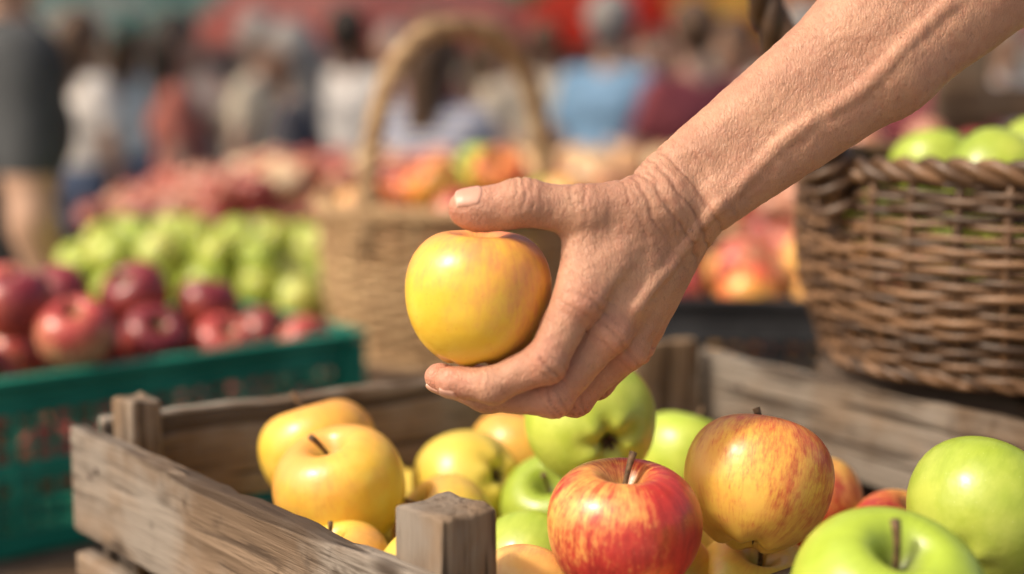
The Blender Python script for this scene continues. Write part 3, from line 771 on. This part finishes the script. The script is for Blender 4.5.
# ------------------------------------------------------------------ people
def cloth(name,col): return simple(name,col,.85,.22,9,.2,.3)
SKIN=[simple('skin_light',(.58,.37,.28),.5,.12,8),simple('skin_tan',(.46,.28,.19),.5,.12,8),simple('skin_dark',(.22,.12,.08),.5,.12,8)]
HAIR=[simple('hair_dark',(.04,.028,.02),.6,.3,40),simple('hair_brown',(.14,.08,.045),.6,.3,40),simple('hair_grey',(.38,.36,.34),.6,.3,40)]
PANT=[cloth('denim',(.10,.14,.24)),cloth('black_trousers',(.05,.05,.055)),cloth('khaki',(.36,.29,.2))]
SHOE=simple('shoe_leather',(.05,.035,.03),.5)
def person_mesh(seed,longhair=False):
    r=random.Random(seed); Q=[]
    def q(a,b,ra,rb,l,k=.05,g='body'): Q.append(prim(a,b,ra,rb,g,k,l))
    lean=r.uniform(-.05,.08); ly=-lean
    q((-.08,0,.95),(.08,0,.95),.118,.118,1); q((-.06,ly*.4,1.1),(.06,ly*.4,1.1),.112,.112,0,.08)
    q((-.09,ly*.8,1.28),(.09,ly*.8,1.28),.12,.12,0,.08); q((-.155,ly,1.405),(.155,ly,1.405),.06,.06,0,.08)
    q((0,ly,1.42),(0,ly-.02,1.54),.056,.052,2,.04)
    hy=ly-.03
    q((0,hy-.01,1.60),(0,hy+.01,1.68),.075,.092,2,.03); q((0,hy-.045,1.575),(0,hy-.045,1.575),.045,.045,2,.03)
    q((0,hy-.105,1.625),(0,hy-.095,1.66),.013,.009,2,.015)
    for s in(-1,1):
        q((s*.092,hy+.005,1.62),(s*.092,hy+.005,1.65),.016,.018,2,.015)
        q((s*.033,hy-.088,1.655),(s*.033,hy-.088,1.655),.012,.012,3,.004)
    q((-.02,hy-.093,1.585),(.02,hy-.093,1.585),.008,.008,5,.004)
    q((0,hy+.02,1.71),(0,hy+.03,1.69),.098,.1,3,.03); q((0,hy+.05,1.63),(0,hy+.045,1.67),.075,.09,3,.03)
    if longhair: q((0,hy+.07,1.62),(0,hy+.08,1.42),.085,.06,3,.03)
    for s in(-1,1):
        up=r.choice([0,0,1]); sh=np.array((s*.185,ly,1.395))
        el=sh+np.array((s*.07,.02-.1*up,-.27)); wr=el+(np.array((-s*.06,-.22,.02)) if up else np.array((-s*.01,-.06,-.24)))
        md=sh+(el-sh)*.62
        q(sh,md,.058,.052,0,.05); q(md,el,.043,.04,2,.02); q(el,wr,.04,.028,2,.02)
        dv=(wr-el)/np.linalg.norm(wr-el); pm=wr+dv*.07; q(wr,pm,.028,.034,2,.02)
        sdv=np.cross(dv,(0,1,.3)); sdv/=np.linalg.norm(sdv)
        for f in range(4):
            o=sdv*(f-1.5)*.02; q(pm+o,pm+o+dv*.07+np.array((0,-.015,0)),.0105,.009,2,.006,'f%d%d'%(s,f))
        q(wr+dv*.03,wr+dv*.075+np.array((-s*.03,-.03,0)),.013,.011,2,.01)
    for s in(-1,1):
        st_=r.uniform(-.12,.12)*s
        q((s*.09,0,.92),(s*.1,st_*.5-.02,.5),.095,.066,1,.05); q((s*.1,st_*.5-.02,.5),(s*.1,st_+.03,.1),.062,.048,1,.03)
        q((s*.1,st_+.04,.055),(s*.115,st_-.13,.04),.05,.04,4,.02)
    me,P,N=blend_mesh(Q,.02,.03,.004,2)
    me.vertices.foreach_set('co',P.ravel()); me.update(); me.shade_smooth()
    fc=np.empty(len(me.polygons)*3); me.polygons.foreach_get('center',fc); fc=fc.reshape(-1,3)
    ds=np.stack([pd(p,fc) for p in Q],1); lab=np.array([p['l'] for p in Q])[ds.argmin(1)]
    me.materials.clear()
    for i in range(6): me.materials.append(SHOE)
    me.polygons.foreach_set('material_index',lab.astype(np.int32)); me.name='person'
    return me
PM=[person_mesh(i,i%2==1) for i in range(6)]
LIP=simple('lips',(.35,.12,.1),.5)
CL={}
def person(x,y,rz,shirt,h=1.0,v=None,sk=None,hr=None,pt=None,stripe=False):
    rr=random.Random(int(x*1000+y*77)); me=PM[rr.randrange(6) if v is None else v]
    o=bpy.data.objects.new('person',me); link(o); o.location=(x,y,0); o.rotation_euler=(0,0,rz); o.scale=(h*1.03,h*1.03,h)
    if stripe:
        t=NT('striped_shirt'); s_=t.n('ShaderNodeTexWave',{'Vector':t.obj(),'Scale':9.0},bands_direction='Z').outputs['Fac']
        t.set(Base_Color=t.mix(t.ss(s_,.45,.55),(.75,.75,.76),(.10,.16,.36)),Roughness=.85); sm=t.m
    else:
        if shirt not in CL: CL[shirt]=cloth('shirt_fabric',shirt)
        sm=CL[shirt]
    ms=[sm,pt or rr.choice(PANT),SKIN[rr.randrange(3) if sk is None else sk],HAIR[rr.randrange(3) if hr is None else hr],SHOE,LIP]
    for i,m in enumerate(ms): o.material_slots[i].link='OBJECT'; o.material_slots[i].material=m
    return o
def px(p,d): return (p-512)/1422*d
blue=(.22,.40,.62);mar=(.32,.08,.10);redc=(.52,.18,.14);wht=(.82,.80,.76);gry=(.055,.06,.065);crm=(.74,.66,.52);dk=(.10,.10,.12);pink=(.74,.46,.42);tea=(.25,.45,.42);yel=(.78,.62,.28);lbl=(.55,.64,.72)
person(-1.06,2.75,2.2,gry,1.06,v=0,sk=1,hr=0)
person(.41,6.6,2.6,blue,1.03,v=2,sk=1,hr=2)
person(px(435,4.9),4.9,2.7,wht,.93,v=3,sk=0,stripe=True)
person(px(690,6.2),6.2,3.6,mar,1.0,v=4,sk=0,hr=1)
person(px(185,6.4),6.4,1.9,redc,.97,v=1)
person(px(290,5.6),5.6,-1.6,dk,.93)
person(px(90,7.2),7.2,2.5,wht,1.0); person(px(135,8.4),8.4,2.9,lbl,1.0); person(px(250,7.6),7.6,1.4,crm,1.0)
person(px(345,7.4),7.4,3.0,wht,1.02); person(px(395,9.2),9.2,.1,pink,1.0); person(px(500,7.8),7.8,1.5,crm,.98)
person(px(545,9.4),9.4,3.2,crm,1.02); person(px(650,9.8),9.8,.2,wht,1.0); person(px(745,7.5),7.5,-1.4,pink,.99)
person(px(800,6.6),6.6,2.5,dk,1.0); person(px(860,8.2),8.2,.2,crm,1.0); person(px(930,5.8),5.8,3.0,mar,1.0); person(px(1000,7.4),7.4,.4,wht,1.0)
person(px(30,5.9),5.9,1.8,crm,.97)
shs=[blue,mar,redc,wht,lbl,crm,wht,pink,tea,yel,wht,crm]
pr=random.Random(3)
for i in range(34):
    d=pr.uniform(9,19); p=pr.uniform(-60,1090)
    person(px(p,d),d,pr.uniform(0,6.28),pr.choice(shs),pr.uniform(.94,1.05))

# ------------------------------------------------------------------ umbrellas
def fabric(name,col):
    t=NT(name); n=t.noise(t.obj(),3,4)
    t.set(Base_Color=t.mix(n,tuple(c*.85 for c in col),col),Roughness=.9)
    tr=t.n('ShaderNodeBsdfTranslucent',{'Color':(*col,1)}); mx=t.n('ShaderNodeMixShader',{0:.72})
    t.t.links.new(t.b.outputs[0],mx.inputs[1]); t.t.links.new(tr.outputs[0],mx.inputs[2])
    t.t.links.new(mx.outputs[0],t.t.nodes['Material Output'].inputs[0]); return t.m
FB={k:fabric('canvas_'+k,c) for k,c in dict(teal=(.34,.62,.56),white=(.90,.89,.84),pink=(.90,.42,.38),red=(.82,.10,.06),green=(.10,.42,.24),yellow=(.88,.66,.14),orange=(.86,.36,.10),cream=(.84,.76,.62)).items()}
M_pole=simple('pole_wood',(.4,.28,.17),.6)
def umbrella(x,y,R,ze,zt,c1,c2,rz=0):
    e=empty('market_umbrella',(x,y,0),rz); n=8; V=[];F=[];mi=[]
    m=6
    for i in range(n):
        for s in range(4):
            a0=2*math.pi*(i+s/4)/n;a1=2*math.pi*(i+(s+1)/4)/n
            def pt(a,f):
                fr=(a*n/2/math.pi)%1; sag=math.cos(math.pi/n)/math.cos((fr-.5)*2*math.pi/n)
                r_=R*f*sag
                return (r_*math.cos(a),r_*math.sin(a),zt+(ze-zt)*f**1.15-.05*f*math.sin(math.pi*fr))
            a1e=a1-1e-6; a0e=a0+1e-6
            for k in range(m):
                f0,f1=k/m+.001,(k+1)/m; b=len(V)
                V+=[pt(a0e,f0),pt(a1e,f0),pt(a1e,f1),pt(a0e,f1)]; F.append((b,b+1,b+2,b+3)); mi.append(i%2)
            p,q=pt(a0e,1),pt(a1e,1); b=len(V)
            V+=[p,q,(q[0],q[1],q[2]-.18),(p[0],p[1],p[2]-.18)]; F.append((b,b+1,b+2,b+3)); mi.append((i+1)%2)
    o=mesh_obj('canopy',V,F,[FB[c1],FB[c2]],e,False)
    o.data.polygons.foreach_set('material_index',np.array(mi,dtype=np.int32))
    A=Acc(); A.add(*tube([(0,0,0),(0,0,zt)],.028,10))
    for i in range(n):
        a=2*math.pi*i/n; A.add(*tube([(0,0,zt-.03),(R*math.cos(a),R*math.sin(a),ze-.02)],.01,5))
    A.add(*tube([(0,0,0),(0,0,.08)],[.28,.25],16)); A.obj('pole_and_ribs',M_pole,e)
UMB=[(60,11,1.7,1.94,'white','teal'),(-90,8.5,1.5,1.90,'teal','white'),(200,13.0,1.6,1.98,'white','white'),(370,11,1.5,1.90,'pink','pink'),
     (540,13,1.1,2.0,'green','green'),(650,11.2,1.2,1.93,'red','red'),(745,10.8,1.0,1.93,'yellow','orange'),(860,12.5,1.2,2.0,'red','yellow'),(1000,11.5,1.4,2.0,'cream','red'),
     (300,19,2.2,2.2,'cream','white'),(470,18,2.0,2.15,'pink','pink'),(620,19,2.1,2.3,'green','white'),(120,20,2.2,2.3,'pink','cream'),(780,18.5,2.1,2.3,'red','red'),(950,19,2.1,2.3,'teal','white')]
for (p,d,R,ze,c1,c2) in UMB:
    umbrella(px(p,d),d,R,ze,ze+.6,c1,c2,p*.1)

# ------------------------------------------------------------------ buildings closing the square
def house(x0,x1,y,h,col,name='stone_house'):
    e=empty(name); A=Acc(); wm=simple('facade_plaster',col,.9,.15,1.2); gl=simple('window_glass',(.05,.06,.07),.15,.1,2); tr=simple('window_trim',(.6,.57,.5),.7,.1,5)
    W_=x1-x0; n=int(W_/2.6); fl=int(h/3.3)
    A2=Acc();A3=Acc()
    A.add(*boxVF(((x0+x1)/2,y+4.3,h/2),(W_,8,h)))
    for f in range(fl):
        A3.add(*boxVF(((x0+x1)/2,y+.2,3.3*(f+1)-.1),(W_-.01,.36,.16)))
        for i in range(n):
            cx=x0+W_*(i+.5)/n; zc=3.3*f+1.75; ww,wh=1.1,1.6
            if f==0 and i%3==1: zc,wh=1.25,2.4
            A2.add(*boxVF((cx,y+.27,zc),(ww,.04,wh)))
            for sx in(-1,1): A3.add(*boxVF((cx+sx*(ww/2+.06),y+.21,zc),(.12,.2,wh+.2)))
            A3.add(*boxVF((cx,y+.19,zc-wh/2-.07),(ww+.4,.26,.1))); A3.add(*boxVF((cx,y+.19,zc+wh/2+.1),(ww+.4,.24,.14)))
            A3.add(*boxVF((cx,y+.22,zc),(.05,.1,wh-.02)))
    A.obj('walls',wm,e,False);A2.obj('windows',gl,e,False);A3.obj('trim',tr,e,False)
    V=[(x0-.3,y-.1,h),(x1+.3,y-.1,h),(x1+.3,y+8.7,h),(x0-.3,y+8.7,h),(x0-.3,y+4.3,h+2.6),(x1+.3,y+4.3,h+2.6)]
    mesh_obj('roof',V,[(0,1,5,4),(2,3,4,5),(0,4,3),(1,2,5),(0,3,2,1)],simple('clay_tiles',(.3,.13,.08),.9,.3,6),e,False)
house(-26,-9,34,10.2,(.72,.67,.56)); house(-8.8,4,36,13.4,(.66,.56,.44)); house(4.2,16,34.5,10.2,(.70,.66,.58)); house(16.2,30,37,13.4,(.6,.48,.38))

# ------------------------------------------------------------------ warm dusty air over the square
hm=bpy.data.materials.new('dusty_air'); hm.use_nodes=True; nt=hm.node_tree; nt.nodes.clear()
out=nt.nodes.new('ShaderNodeOutputMaterial'); vs=nt.nodes.new('ShaderNodeVolumeScatter')
vs.inputs['Color'].default_value=(1,.95,.86,1); vs.inputs['Density'].default_value=.11; vs.inputs['Anisotropy'].default_value=.1
nt.links.new(vs.outputs[0],out.inputs['Volume'])
V,F=boxVF((0,19,1.7),(46,30.0,3.3)); F=[f[::-1] for f in F]
hz=mesh_obj('haze',V,F,hm,None,False)
print('done',len(bpy.data.objects))
